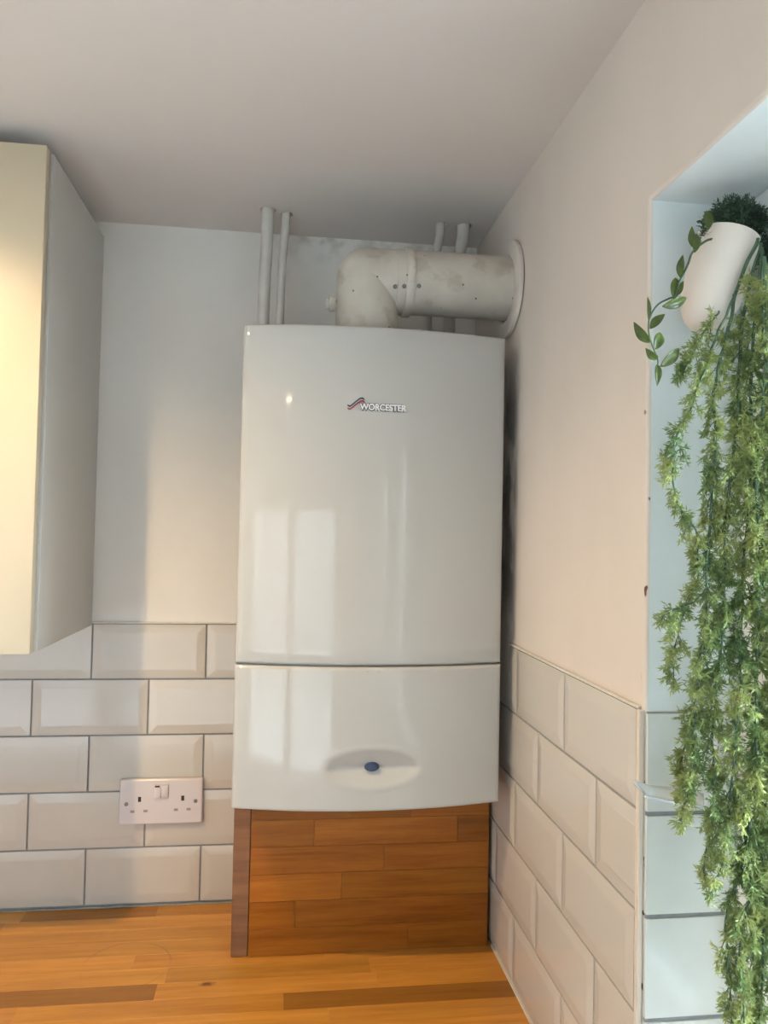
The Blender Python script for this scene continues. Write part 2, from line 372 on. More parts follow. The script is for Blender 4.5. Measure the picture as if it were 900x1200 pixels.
def put_tile(wall, u0, u1, z0, z1, side, bl=1, br=1, flat=False):
    me = tile_mesh(u1-u0, z1-z0, bl, br, flat); o = bpy.data.objects.new('tile', me); COL.objects.link(o); o.parent = wall
    c = (u0+u1)/2; j = lambda s: (rt.random()-.5)*s
    base = Vector(wall.matrix_basis.translation)
    if side == 'back': p = Vector((c, j(.0006), (z0+z1)/2)); o.rotation_euler = (j(.004), 0, j(.004))
    elif side == 'right': p = Vector((j(.0005), -c, (z0+z1)/2)); o.rotation_euler = (j(.004), 0, -math.pi/2+j(.004))
    elif side == 'reveal': p = Vector((c, WIN[0]-.001, (z0+z1)/2)); o.rotation_euler = (0, 0, 0)
    o.location = p - base
# back wall: x from -1.9 to 0, joints read off the photograph
struct(box('grout_bed', -1.90, .0, .0008, .0032, .003, .005+5*PZ, M['grout'], wb))
for r in range(5):
    z0 = .005+r*PZ+.0017; z1 = z0+TH
    j0 = -.7024 if r % 2 == 0 else -.8035
    k0 = math.ceil((-1.90-j0)/PX)-1
    for k in range(k0, 12):
        a, b = j0+k*PX+.0017, j0+(k+1)*PX-.0017
        a2, b2 = max(a, -1.898), min(b, -.0045)
        if b2-a2 < .012: continue
        put_tile(wb, a2, b2, z0, z1, 'back', int(a2 == a), int(b2 == b))
# right wall: s = distance from the back wall
SEND = .7155
struct(box('grout_bed', .0002, .0014, -SEND, -.262, .003, .005+5*PZ, M['grout'], wr))
struct(box('grout_bed', .0002, .0014, -.262, 0, .003, .005+4*PZ, M['grout'], wr))
for r in range(5):
    z0 = .005+r*PZ+.0017; z1 = z0+TH
    j0 = .5079 if r % 2 == 0 else .4085
    for k in range(-3, 3):
        a, b = j0+k*PX+.0017, j0+(k+1)*PX-.0017
        a2, b2 = max(a, .0045 if r < 4 else .264), min(b, SEND-.001)
        if b2-a2 < .012: continue
        # facing -x: local left is the far-from-camera (back wall) end
        put_tile(wr, a2, b2, z0, z1, 'right', int(a2 == a), int(b2 == b))
o = struct(box('tile_trim', -.0045, .0009, -.7225, -SEND-.0005, .003, .005+5*PZ, M['trim'], wr, .0008))
# caulk lines
struct(box('caulk_line', -.0030, .0009, -.716, -.262, .005+5*PZ-.0004, .005+5*PZ+.0030, M['caulk'], wr, .001))
struct(box('caulk_line', -.0040, .0012, -.60, -.19, -.0002, .0034, M['caulk'], wr, .001))
struct(box('caulk_line', -1.9, -.003, -.0030, .0030, -.0002, .0024, M['grout'], wb, .001))
struct(box('caulk_line', -1.9, -.003, -.0020, .0030, .005+5*PZ-.0004, .005+5*PZ+.0030, M['caulk'], wb, .001))
# window reveal: a column of flat tiles cut to the depth of the reveal
struct(box('grout_bed', .0030, .098, WIN[0]-.0022, WIN[0]-.0002, WIN[2]+.0005, .0035+5*PZ, M['grout'], wr))
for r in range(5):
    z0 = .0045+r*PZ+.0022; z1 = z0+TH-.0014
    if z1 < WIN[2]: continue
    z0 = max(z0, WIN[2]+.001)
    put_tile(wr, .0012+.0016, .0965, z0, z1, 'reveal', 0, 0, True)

# ------------------------------------------------------------------ window in the right wall
w1 = struct(empty('window_1', (.13, (WIN[0]+WIN[1])/2, WIN[2])))
FX0, FX1 = .098, .168
def wbox(n, y0, y1, z0, z1, x0=FX0, x1=FX1, m='upvc', b=.006, par=None): 
    return box(n, x0, x1, y0, y1, z0, z1, M[m], par or w1, b, 3, True)
Y0, Y1, Z0, Z1 = WIN[1], WIN[0]-.0025, WIN[2], WIN[3]
wbox('window_frame', Y1-.055, Y1, Z0+.012, Z1); wbox('window_frame', Y0, Y0+.055, Z0+.012, Z1)
wbox('window_frame', Y0+.055, Y1-.055, Z1-.055, Z1); wbox('window_frame', Y0+.055, Y1-.055, Z0+.012, Z0+.067)
ym = (Y0+Y1)/2
wbox('mullion', ym-.03, ym+.03, Z0+.067, Z1-.055)
for a, b in ((Y0+.055, ym-.03), (ym+.03, Y1-.055)):
    s = wbox('window_sash', a, a+.05, Z0+.067, Z1-.055, FX0+.008, FX1-.01); wbox('window_sash', b-.05, b, Z0+.067, Z1-.055, FX0+.008, FX1-.01)
    wbox('window_sash', a+.05, b-.05, Z1-.105, Z1-.055, FX0+.008, FX1-.01); wbox('window_sash', a+.05, b-.05, Z0+.067, Z0+.117, FX0+.008, FX1-.01)
    wbox('pane', a+.048, b-.048, Z0+.115, Z1-.103, .130, .134, 'glass', 0)
wbox('window_sill', Y0, Y1, Z0, Z0+.012, .002, FX1, 'upvc', .003)

# glazed door in the rear wall (seen only as a reflection)
d1 = struct(empty('door_1', ((DOOR[0]+DOOR[1])/2, YR-.1, FLOOR)))
X0, X1 = DOOR[0], DOOR[1]
XM = (X0+X1)/2; TOPZ = DOOR[3]
for nme, a, b, c, d in (('door_frame', X0, X0+.06, FLOOR, TOPZ), ('door_frame', X1-.06, X1, FLOOR, TOPZ), ('door_rail', X0+.06, X1-.06, TOPZ-.06, TOPZ), ('door_rail', X0+.06, X1-.06, FLOOR, FLOOR+.06)):
    box(nme, a, b, YR-.13, YR-.06, c, d, M['upvc'], d1, .004)
for a, b in ((X0+.06, XM), (XM, X1-.06)):
    lf = box('door_leaf', a, a+.08, YR-.12, YR-.07, FLOOR+.06, TOPZ-.06, M['upvc'], d1, .003); box('door_leaf', b-.08, b, YR-.12, YR-.07, FLOOR+.06, TOPZ-.06, M['upvc'], d1, .003)
    box('door_leaf', a+.08, b-.08, YR-.12, YR-.07, TOPZ-.14, TOPZ-.06, M['upvc'], d1, .003); box('door_leaf', a+.08, b-.08, YR-.12, YR-.07, FLOOR+.06, FLOOR+.18, M['upvc'], d1, .003)
    box('pane', a+.078, b-.078, YR-.098, YR-.092, FLOOR+.178, TOPZ-.138, M['glass'], d1)
box('door_handle', XM-.05, XM-.03, YR-.07, YR-.03, .05, .17, M['screw'], d1, .003)

# outside ground and an unseen wall added to dim the door's reflection
struct(box('wall_outside_added', -8, 4, -8.2, -8.0, FLOOR-.2, 2.2, M['render']))
struct(box('ground_outside', -8, 12, -14, 6, FLOOR-.4, FLOOR-.2, M['garden']))

# ------------------------------------------------------------------ ceiling lamps
for k, (x, y, e) in enumerate(LAMPS):
    lb = ['nearest the wall cabinet and boiler', 'in the middle of the room, behind the camera', 'over the left end of the worktop', 'at the far left rear of the room'][k]
    t = tag(empty('ceiling_light', (x, y, CEIL)), 'round recessed warm ceiling downlight '+lb, 'ceiling light', 'ceiling downlights')
    lathe('bezel', [(0, .030), (0, .043), (.003, .0425), (.004, .040), (.0042, .033), (.0015, .0305)], (0, 0, -1), (x, y, CEIL), M['upvc'], t, 40, cap0=False, cap1=False)
    lathe('lens', [(0, .0290), (.003, .0290), (.006, .022), (.007, .010)], (0, 0, -1), (x, y, CEIL), M['lampglow'], t, 32)
    l = bpy.data.lights.new('lamp', 'SPOT'); l.energy = e; l.color = LAMP_COL; l.spot_size = math.radians(146); l.spot_blend = 1.0; l.shadow_soft_size = .011
    lo = bpy.data.objects.new('lamp', l); COL.objects.link(lo); lo.parent = t; lo.location = (0, 0, -.022)

# ------------------------------------------------------------------ worktop of beech staves
wt = tag(empty('worktop', (-.95, -.31, 0)), 'oiled beech butcher-block worktop of long staves, running below the tiled back wall', 'worktop')
WD = .60; SW = .0415; T = .038
rw = random.Random(11)
def stave(parent, name, x0, x1, y0, y1, z0, z1, m, tone, along='x'):
    g = .00004
    o = box(name, x0+g, x1-g, y0+g*(along == 'x'), y1-g*(along == 'x'), z0, z1, m, parent, .00015, 1)
    o.color = (*tone, 1); return o
def tone(r): t = 1-.22*r.random()**1.5; return (t, t*(1-.06*r.random()), t*(1-.10*r.random()))
# joints seen in the photo on particular rows, (row edge from the back wall, [x of joints], dark span)
P1a, P1b = at(185, 1153, 2, 0), at(185, 1179, 2, 0)
P2a, P2b = at(332, 1163, 2, 0), at(332, 1182, 2, 0)
yd = -P1a.y
row_ref = yd
off = (row_ref % SW)
rows = []; y = 0.0
if off > .004: rows.append((0, off)); y = off
while y < WD-.002: rows.append((y, min(y+SW, WD))); y += SW
DARK = (.50, .46, .44)
XS = {round(yd, 3): P1a.x}
for i, (a, b) in enumerate(rows):
    mid = (a+b)/2; js = []; x = -1.9
    while x < -.05:
        js.append(x); x += .22+rw.random()*.38
    dark = None
    if abs(mid-(yd+SW/2)) < .01:
        js = [-1.9, -1.45, -.93, P1a.x, P1a.x+.33]; dark = -.93
    y2 = -P2a.y
    if abs(mid-(yd+SW*1.5)) < .01 and False: pass
    if a <= y2-.006+.012 < b and i > 0 and dark is None:
        js = [-1.9, -1.5, -1.15, -.72, P2a.x]; dark = P2a.x
    if i == 0: js = [-1.9, -1.5, -1.1, -.80, at(184, 1068, 2, 0).x, -.30]; 
    js = sorted(set(js))
    for k, x0 in enumerate(js):
        x1 = js[k+1] if k+1 < len(js) else -.0015
        tn = DARK if dark is not None and abs(x0-dark) < 1e-6 else tone(rw)
        if i == 0 and k in (3,): tn = (.62, .55, .50)
        stave(wt, 'stave', x0, x1, -b, -a, -T, 0, M['wood'], tn)

# base cabinets that carry the worktop
for k in range(3):
    x1 = -.004-k*.632; x0 = x1-.630
    t = tag(empty('base_cabinet', ((x0+x1)/2, -.30, FLOOR)), 'cream base cabinet under the beech worktop, ' + ['in the right corner below the boiler', 'in the middle of the run', 'at the left end of the run'][k], 'cabinet', 'base cabinets')
    box('body', x0, x1, -.56, -.004, FLOOR+.15, -T, M['base'], t, .001); box('plinth', x0, x1, -.50, -.48, FLOOR, FLOOR+.15, M['base'], t)
    dd = box('door', x0+.003, x1-.003, -.580, -.561, FLOOR+.155, -T-.004, M['base'], t, .002)
    h = box('handle', x0+.2, x1-.2, -.60, -.590, -T-.07, -T-.058, M['screw'], t, .003)
    for sx_ in (x0+.21, x1-.22): box('handle_post', sx_, sx_+.01, -.592, -.579, -T-.068, -T-.060, M['screw'], t)

# ------------------------------------------------------------------ boxing under the boiler
bx = tag(empty('pipe_boxing', (-.21, -.19, 0)), 'beech boxing panel under the white boiler, with a darker end-grain post at its left', 'panel')
PYF, PTH = -.190, .026
ZT = .270; RH = .0432
pj = {0: [478], 1: [346], 2: [400], 3: [450], 4: [368, 536], 5: [481], 6: []}
rp_ = random.Random(5)
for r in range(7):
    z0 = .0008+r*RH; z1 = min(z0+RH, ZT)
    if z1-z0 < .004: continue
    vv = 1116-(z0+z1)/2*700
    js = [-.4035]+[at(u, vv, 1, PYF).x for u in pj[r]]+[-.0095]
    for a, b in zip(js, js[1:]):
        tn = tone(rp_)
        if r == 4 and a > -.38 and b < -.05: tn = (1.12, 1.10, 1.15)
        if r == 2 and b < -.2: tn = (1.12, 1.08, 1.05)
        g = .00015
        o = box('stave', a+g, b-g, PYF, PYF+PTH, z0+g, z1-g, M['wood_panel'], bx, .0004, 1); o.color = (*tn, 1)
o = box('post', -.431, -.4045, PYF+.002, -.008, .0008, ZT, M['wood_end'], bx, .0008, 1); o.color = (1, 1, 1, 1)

# ------------------------------------------------------------------ boiler
BX0, BX1, BYB, BYE, BZ0, BZ1 = -.4295, -.0255, -.135, -.299, .2755, .9935
BC = (BX0+BX1)/2; HW = (BX1-BX0)/2; SAG = .027
Rb = (HW*HW+SAG*SAG)/(2*SAG)
def by(x):  # front surface y of the bowed cover at x
    return BYE - (math.sqrt(max(Rb*Rb-(x-BC)**2, 0))-(Rb-SAG))
boiler = tag(empty('boiler', (BC, -.23, BZ0)), 'white wall-hung gas boiler with bowed gloss front, above the beech panel', 'boiler')
BO = Vector(boiler.matrix_basis.translation)
def cover(name, z0, z1, proud, dimple=False, nz=24):
    """bowed sheet with rounded outer edges, returned to the casing behind"""
    e = .004
    xs = []; n = 120 if dimple else 60
    for k in range(n+1): xs.append(BX0+e+(BX1-BX0-2*e)*k/n)
    zs = [z0+e+(z1-z0-2*e)*k/(nz if not dimple else 90) for k in range((nz if not dimple else 90)+1)]
    bm = bmesh.new()
    cx, cz, ra, rb = -.2235, .3385, .0705, .0285
    def dim(x, z):
        if not dimple: return 0
        u = (x-cx)/ra; v = (z-cz)/rb; r = math.hypot(u, v)
        d = 0
        if r < 1:
            s = math.sqrt(max(1-u*u, 0)); a = 1.0*(v+s)*.0160; b = .0130*(s-v)
            k = .0022; h = max(k-abs(a-b), 0)/k; d = max(min(a, b)-h*h*k*.25, 0)
            d = min(d, .0140); d *= min(1, (1-r)/.16)**.7 if r > .84 else 1
        ring = math.exp(-((r-1.10)/.09)**2)*.0006
        return d-ring
    # grid incl. rounded border rows
    def row_pts(): 
        P = []
        for (x, dy) in [(BX0, e+.020), (BX0, e), (BX0+e*.3, e*.3)] + [(x, 0) for x in xs] + [(BX1-e*.3, e*.3), (BX1, e), (BX1, e+.020)]:
            P.append((x, dy))
        return P
    def row_z():
        return [(z0, e+.020), (z0, e), (z0+e*.3, e*.3)] + [(z, 0) for z in zs] + [(z1-e*.3, e*.3), (z1, e), (z1, e+.020)]
    cols = row_pts(); rws = row_z(); V = []
    for (z, dz) in rws:
        line = []
        for (x, dx) in cols:
            y_ = by(min(max(x, BX0+1e-5), BX1-1e-5)) - proud + max(dx, dz) + (dim(x, z) if dx == 0 and dz == 0 else 0)
            line.append(bm.verts.new(Vector((x, y_, z))-BO))
        V.append(line)
    for a, b in zip(V, V[1:]):
        for i in range(len(a)-1): bm.faces.new((a[i], a[i+1], b[i+1], b[i]))
    o = bm_obj(name, bm, M['boiler'], boiler, True)
    return o
SEAM = .4875
cover('front_cover', SEAM+.0014, BZ1, 0)
cover('control_flap', BZ0, SEAM-.0014, .0018, True)
# casing behind the covers: same bowed plan, a little smaller
bm = bmesh.new(); n = 40
plan = [(BX0+.003, BYB)]+[(BX0+.003+(BX1-BX0-.006)*k/n, by(BX0+.003+(BX1-BX0-.006)*k/n)+.012) for k in range(n+1)]+[(BX1-.003, BYB)]
plan = [(plan[0][0], BYB)]+plan[1:]
add_rings(bm, [[Vector((x, y, z))-BO for x, y in plan] for z in (BZ0+.004, BZ1-.0015)])
bm_obj('casing', bm, M['boiler'], boiler)
box('mounting_frame', -.33, -.30, BYB, -.0045, BZ0+.03, BZ1-.06, M['boiler_body'], boiler); box('mounting_frame', -.16, -.13, BYB, -.0045, BZ0+.03, BZ1-.06, M['boiler_body'], boiler)
# small oval button in the dimple, and the catch marks near the seam
kb = lathe('knob', [(0, .0112), (.0015, .0115), (.0022, .0100), (.0022, .0085), (.0017, .0078), (.0017, .0001)], (0, -1, .12), (-.2255, by(-.2255)+.0072, .3390), M['navy'], boiler, 40)
kb.data.transform(Matrix.Translation(Vector((-.2255, 0, .339))-BO) @ Matrix.Diagonal((.98, 1, .56, 1)) @ Matrix.Translation(BO-Vector((-.2255, 0, .339))))
c0 = at(438, 788, 1, -.332); 
lathe('catch_mark', [(0, .0026), (.0005, .0026), (.0006, .0018), (.0001, .0016)], (0, -1, 0), (c0.x, by(c0.x)-.0015, c0.z), M['boiler'], boiler, 20)
for dx in (-.0085, .0085): lathe('catch_mark', [(0, .0009), (.0004, .0008)], (0, -1, 0), (c0.x+dx, by(c0.x)-.0016, c0.z), M['shutter'], boiler, 10)
# badge: lettering and ribbons bent on to the cover
def bend(o, off):
    for v in o.data.vertices:
        w = v.co + BO; v.co.y = by(w.x) - off - (0 if not o.get('thick') else 0) + (w.y) - BO.y
def text_mesh(s, height, width, x0, zb, depth, off, m, name, bold=0.0):
    cu = bpy.data.curves.new('t', 'FONT'); cu.body = s; cu.size = 1; cu.extrude = .5; cu.offset = bold; cu.space_character = 1.0
    to = bpy.data.objects.new('t', cu); COL.objects.link(to); d = bpy.context.evaluated_depsgraph_get()
    me = bpy.data.meshes.new_from_object(to.evaluated_get(d)); bpy.data.objects.remove(to)
    me.name = name
    xs_ = [v.co.x for v in me.vertices]; ys_ = [v.co.y for v in me.vertices]; ax, bx_, ay, by_ = min(xs_), max(xs_), min(ys_), max(ys_)
    for v in me.vertices:
        x = x0+(v.co.x-ax)/(bx_-ax)*width; z = zb+(v.co.y-ay)/(by_-ay)*height
        v.co = Vector((x, by(x)-off-(v.co.z+.5)*depth, z))-BO
    me.materials.clear(); return link(name, me, m, boiler)
TA = at(421.5, 482, 1, -.326); TB = at(476.5, 473.5, 1, -.326)
tw = TB.x-TA.x; thh = .0100
zb = at(450, 481.5, 1, -.326).z
text_mesh('WORCESTER', thh+.0020, tw+.0018, TA.x-.0009, zb-.0012, .0006, .0002, M['logo_dark'], 'badge_outline', .115)
text_mesh('WORCESTER', thh, tw, TA.x, zb, .0006, .0008, M['chrome'], 'badge_lettering', .036)
def ribbon(name, pix, w, m, off):
    pts = [at(u, v, 1, -.326) for u, v in pix]; bm = bmesh.new(); sm = []
    for i in range(len(pts)-1):
        for k in range(6):
            t = k/6; p0 = pts[max(i-1, 0)]; p1 = pts[i]; p2 = pts[i+1]; p3 = pts[min(i+2, len(pts)-1)]
            sm.append(.5*((2*p1)+(p2-p0)*t+(2*p0-5*p1+4*p2-p3)*t*t+(3*p1-p0-3*p2+p3)*t**3))
    sm.append(pts[-1]); rings = []
    for p in sm:
        rings.append([Vector((p.x, by(p.x)-off, p.z-w/2))-BO, Vector((p.x, by(p.x)-off-.0008, p.z-w/2))-BO, Vector((p.x, by(p.x)-off-.0008, p.z+w/2))-BO, Vector((p.x, by(p.x)-off, p.z+w/2))-BO])
    add_rings(bm, rings); bm_obj(name, bm, m, boiler)
ribbon('badge_ribbon', [(407.3, 474.5), (410, 475.8), (413, 473.8), (418, 469.8), (422, 467.0), (425.5, 466.8), (427.3, 469)], .0021, M['navy'], .0003)
ribbon('badge_ribbon', [(407.3, 478.3), (410, 479.3), (413, 477.6), (418, 473.4), (422, 470.6), (425.5, 470.2), (427.5, 472)], .0023, M['logo_red'], .0003)
bm = bmesh.new(); tri = [at(u, v, 1, -.326) for u, v in ((412.5, 479.6), (420.5, 473.6), (424, 479.9))]
add_rings(bm, [[Vector((p.x, by(p.x)-o_, p.z))-BO for p in tri] for o_ in (.0001, .0006)]); bm_obj('badge_wedge', bm, M['boiler_body'], boiler)

# ------------------------------------------------------------------ flue: riser, elbow, band, pipe to the wall, flange
FY, FZ, FR = -.228, 1.0950, .0505
fx = at(430, 340, 1, FY).x
fl = tag(empty('flue_pipe', (fx, FY, BZ1)), 'cream painted elbow flue pipe running from boiler top to the right wall', 'pipe')
EX = fx+.001; HX = at(469, 335, 1, FY-FR).x; fo = Vector(fl.matrix_basis.translation)
bm = bmesh.new()      # riser with a domed corner, meeting the horizontal leg in a mitre
dome = [(0, FR), (FZ-BZ1+.001, FR)]+[(FZ-BZ1+.001+FR*math.sin(a_*math.pi/24), FR*math.cos(a_*math.pi/24)) for a_ in range(1, 12)]+[(FZ-BZ1+.001+FR, .0003)]
add_rings(bm, lathe_rings(dome, (0, 0, 1), Vector((EX, FY, BZ1-.001))-fo, 64))
add_rings(bm, lathe_rings([(0, FR+.0002), (HX-EX+.002, FR+.0002)], (1, 0, 0), Vector((EX, FY, FZ))-fo, 64), False, True)
bm_obj('elbow', bm, M['flue'], fl, True, None, 40)
lathe('riser_collar', [(0, FR+.003), (.006, FR+.003), (.008, FR)], (0, 0, 1), (EX, FY, BZ1-.001), M['flue'], fl)
XB = at(482, 335, 1, FY-FR).x
lathe('coupling', [(0, FR+.0005), (.001, FR+.002), (XB-at(469, 335, 1, FY-FR).x, FR+.002)], (1, 0, 0), (at(469, 335, 1, FY-FR).x-.003, FY, FZ), M['flue'], fl, cap0=False, cap1=False)
lathe('clamp_band', [(-.0065, FR), (-.0065, FR+.0045), (-.0050, FR+.0055), (.0050, FR+.0055), (.0065, FR+.0045), (.0065, FR)], (1, 0, 0), (XB, FY, FZ), M['flue'], fl, cap0=False, cap1=False)
lathe('straight_pipe', [(0, FR+.0008), (-XB+.0005-.0, FR+.0008)], (1, 0, 0), (XB, FY, FZ), M['flue'], fl)
lathe('wall_flange', [(-.0215, .0815), (-.0205, .0825), (-.0035, .0825), (-.0015, .0835)], (1, 0, 0), (0, FY+.004, FZ-.002), M['flange'], fl) if False else None
bm = bmesh.new()
prof = [(-.0005, FR+.0015), (-.0055, FR+.0020), (-.0075, FR+.0045), (-.0075, .0775), (-.0062, .0795), (-.0005, .0800)]
add_rings(bm, lathe_rings(prof, (1, 0, 0), Vector((-.0004, FY, FZ-.0020))-Vector(fl.matrix_basis.translation), 64), False, False)
o = bm_obj('wall_flange', bm, M['flange'], fl, True, None, 35)
for (u, v) in ((463.5, 335.5), (474, 335), (491.5, 335)):
    px_ = at(u, v, 1, FY-FR); ang = math.asin(max(-1, min(1, (px_.z-FZ)/(FR+.003)))); rr_ = FR+(.0022 if u < 485 else .001)
    nrm = Vector((0, -math.cos(ang), math.sin(ang))); c = Vector((px_.x, FY, FZ))+nrm*rr_
    s = lathe('screw', [(-.001, .0036), (.0010, .0034), (.0014, .0026), (.0006, .0018), (.0006, .0001)], nrm, c, M['screw'], fl, 16)
CP = at(392, 355, 1, FY)
lathe('test_cap', [(0, .006), (.005, .006), (.005, .0115), (.0115, .0130), (.0130, .0115), (.0130, .0085), (.0175, .0085), (.0190, .007)], (-1, 0, .05), (EX-FR+.002, FY-.006, CP.z-.004), M['flue'], fl, 24)
# screw boss mark on the elbow is left as paint grime

# ------------------------------------------------------------------ copper pipes painted over, ceiling down behind the boiler
names = ['thick white painted pipe, leftmost at the ceiling beside the flue elbow', 'thin white painted pipe just right of the thick left pipe',
         'thin bent white pipe rising behind the horizontal flue', 'thick bent white pipe rising behind the flue, nearest the corner']
for k, p in enumerate(PIPES):
    x, y = p['c']; t = tag(empty('pipe', (x, y, CEIL)), names[k], 'pipe', 'painted pipes')
    if k == 0: P = [(x, y, CEIL+.026), (x, y, 1.20), (x-.003, y+.004, 1.12), (x-.004, y+.012, 1.0), (x-.004, y+.014, .80), (x-.003, y+.014, .32)]
    elif k == 1: P = [(x, y, CEIL+.026), (x, y, 1.23), (x-.004, y+.002, 1.17), (x-.006, y+.005, 1.08), (x-.006, y+.006, 1.0), (x-.006, y+.006, .32)]
    elif k == 2: P = [(x, y, CEIL+.026), (x, y, 1.235), (x-.004, y, 1.21), (x-.012, y, 1.16), (x-.018, y, 1.12), (x-.020, y, 1.08), (x-.020, y, .32)]
    else: P = [(x, y, CEIL+.026), (x, y, 1.235), (x-.004, y, 1.21), (x-.012, y, 1.17), (x-.020, y, 1.13), (x-.023, y, 1.08), (x-.023, y, .32)]
    Q = []
    for i in range(len(P)-1):
        for j in range(6):
            s = j/6; a = [Vector(P[max(i-1, 0)]), Vector(P[i]), Vector(P[i+1]), Vector(P[min(i+2, len(P)-1)])]
            if i in (0, len(P)-2): Q.append(a[1].lerp(a[2], s)); continue
            Q.append(.5*((2*a[1])+(a[2]-a[0])*s+(2*a[0]-5*a[1]+4*a[2]-a[3])*s*s+(3*a[1]-a[0]-3*a[2]+a[3])*s**3))
    Q.append(Vector(P[-1]))
    tube('pipe_run', Q, p['r'], M['pipe'], t, 20)
    if k < 2: lathe('pipe_joint', [(0, p['r']), (.001, p['r']+.0010), (.012, p['r']+.0012), (.013, p['r'])], (0, 0, 1), (Q[18].x if False else P[3][0], P[3][1], 1.000), M['pipe'], t, 24, cap0=False, cap1=False)

# ------------------------------------------------------------------ wall cabinet
cb = tag(empty('wall_cabinet', (-.93, -.16, .505)), 'cream wall cabinet with plain slab door, hung left of the boiler', 'cabinet')
CZ0, CZ1 = .507, 1.222
XR = -.705
box('side_panel', XR-.018, XR, -.311, .002, CZ0, CZ1, M['cab_side'], cb, .0008); box('side_panel', -1.205, -1.187, -.311, .002, CZ0, CZ1, M['cab_side'], cb, .0008)
box('top_panel', -1.187, XR-.018, -.311, .002, CZ1-.018, CZ1, M['cab'], cb); box('bottom_panel', -1.187, XR-.018, -.311, .002, CZ0, CZ0+.018, M['cab'], cb)
box('back_panel', -1.187, XR-.018, -.004, .002, CZ0+.018, CZ1-.018, M['cab'], cb)
box('door', -1.203, XR-.0035, -.333, -.3135, CZ0-.001, CZ1+.002, M['cab'], cb, .0015, 2, True)

# ------------------------------------------------------------------ double socket
sA, sB = at(141.3, 911, 1, -.008), at(238.5, 908, 1, -.008); sx0, sx1 = sA.x, sB.x; sz1 = .2318; sz0 = at(141, 966, 1, -.008).z
sc = tag(empty('double_socket', ((sx0+sx1)/2, -.005, (sz0+sz1)/2)), 'white double wall socket with one pair of rocker switches, on the tiled back wall', 'socket')
cx, cz = (sx0+sx1)/2, (sz0+sz1)/2
bm = bmesh.new(); SO = Vector(sc.matrix_basis.translation)
def rrect(w, h, r, y, n=5):
    P = []
    for qx, qz, a0 in ((w/2-r, h/2-r, 0), (-w/2+r, h/2-r, 90), (-w/2+r, -h/2+r, 180), (w/2-r, -h/2+r, 270)):
        for k in range(n+1):
            a = math.radians(a0+90*k/n); P.append(Vector((cx+qx+r*math.cos(a), y, cz+qz+r*math.sin(a)))-SO)
    return P
sw, sh = sx1-sx0, sz1-sz0
add_rings(bm, [rrect(sw, sh, .004, -.0046), rrect(sw, sh, .004, -.0100), rrect(sw-.0015, sh-.0015, .004, -.0122), rrect(sw-.005, sh-.005, .003, -.0134)])
bm_obj('face_plate', bm, M['socket'], sc, True, None, 30)
for dx, dz in ((-.038, .005), (.038, .0055)): box('earth_slot', cx+dx-.0027, cx+dx+.0027, -.0137, -.0125, cz+dz-.0045, cz+dz+.0045, M['slot'], sc)
for dx, dz in ((-.0500, -.0165), (-.0270, -.0160), (.0265, -.0150), (.0490, -.0145)):
    s = box('pin_slot', cx+dx-.0036, cx+dx+.0036, -.0137, -.0125, cz+dz-.0022, cz+dz+.0022, M['shutter'], sc)
for sgn, dx in ((-1, -.0068), (1, .0062)):
    r_ = box('rocker_switch', cx+dx-.0063, cx+dx+.0063, -.0170, -.0125, cz+.0190-.0120, cz+.0190+.0118, M['socket'], sc, .0012, 2, True); r_.rotation_euler = (.10*sgn, 0, 0)
    if sgn < 0: box('neon_window', cx+dx-.0042, cx+dx+.0042, -.0184, -.0170, cz+.0272, cz+.0300, M['neon'], sc)
for dx, dz in ((-.0610, -.0030), (.0610, .0000)):
    lathe('screw', [(0, .0036), (.0012, .0034), (.0016, .0025), (.0007, .0020), (.0007, .0001)], (0, -1, 0), (cx+dx, -.0132, cz+dz), M['screw'], sc, 20)

# ------------------------------------------------------------------ hanging plant in the window reveal
PDY = -.7680                                     # distance plane of the pot
ptop = at(854, 279, 1, PDY); pbot = at(821, 389, 1, PDY)
axv = (ptop-pbot); L_ = axv.length; axn = axv.normalized()
pl = tag(empty('hanging_plant', ptop), 'trailing feathery green plant in tilted white pot, on the window reveal', 'plant')
PO = Vector(pl.matrix_basis.translation)
RR = .0300
prof = [(0, .0004)]
for k in range(1, 15):
    t = k/14; a = t*math.pi/2; prof.append((L_*.52*(1-math.cos(a)), RR*.97*math.sin(a)**.8))
prof += [(L_*.7, RR*1.005), (L_*.85, RR*1.0), (L_, RR*.97), (L_+.0002, RR*.91), (L_-.012, RR*.90), (L_-.013, .0004)]
lathe('pot', prof, axn, pbot, M['pot'], pl, 56, 30)
lathe('pot_bracket', [(0, .009), (.003, .009)], (0, 1, 0), (pbot.x*.5+ptop.x*.5+.0, WIN[0]-.0035, pbot.z*.4+ptop.z*.6), M['upvc'], pl, 20)
lathe('bracket_arm', [(0, .003), (.009, .003)], (0, 1, 0), (pbot.x*.5+ptop.x*.5+.0, WIN[0]-.0115, pbot.z*.4+ptop.z*.6), M['upvc'], pl, 12)

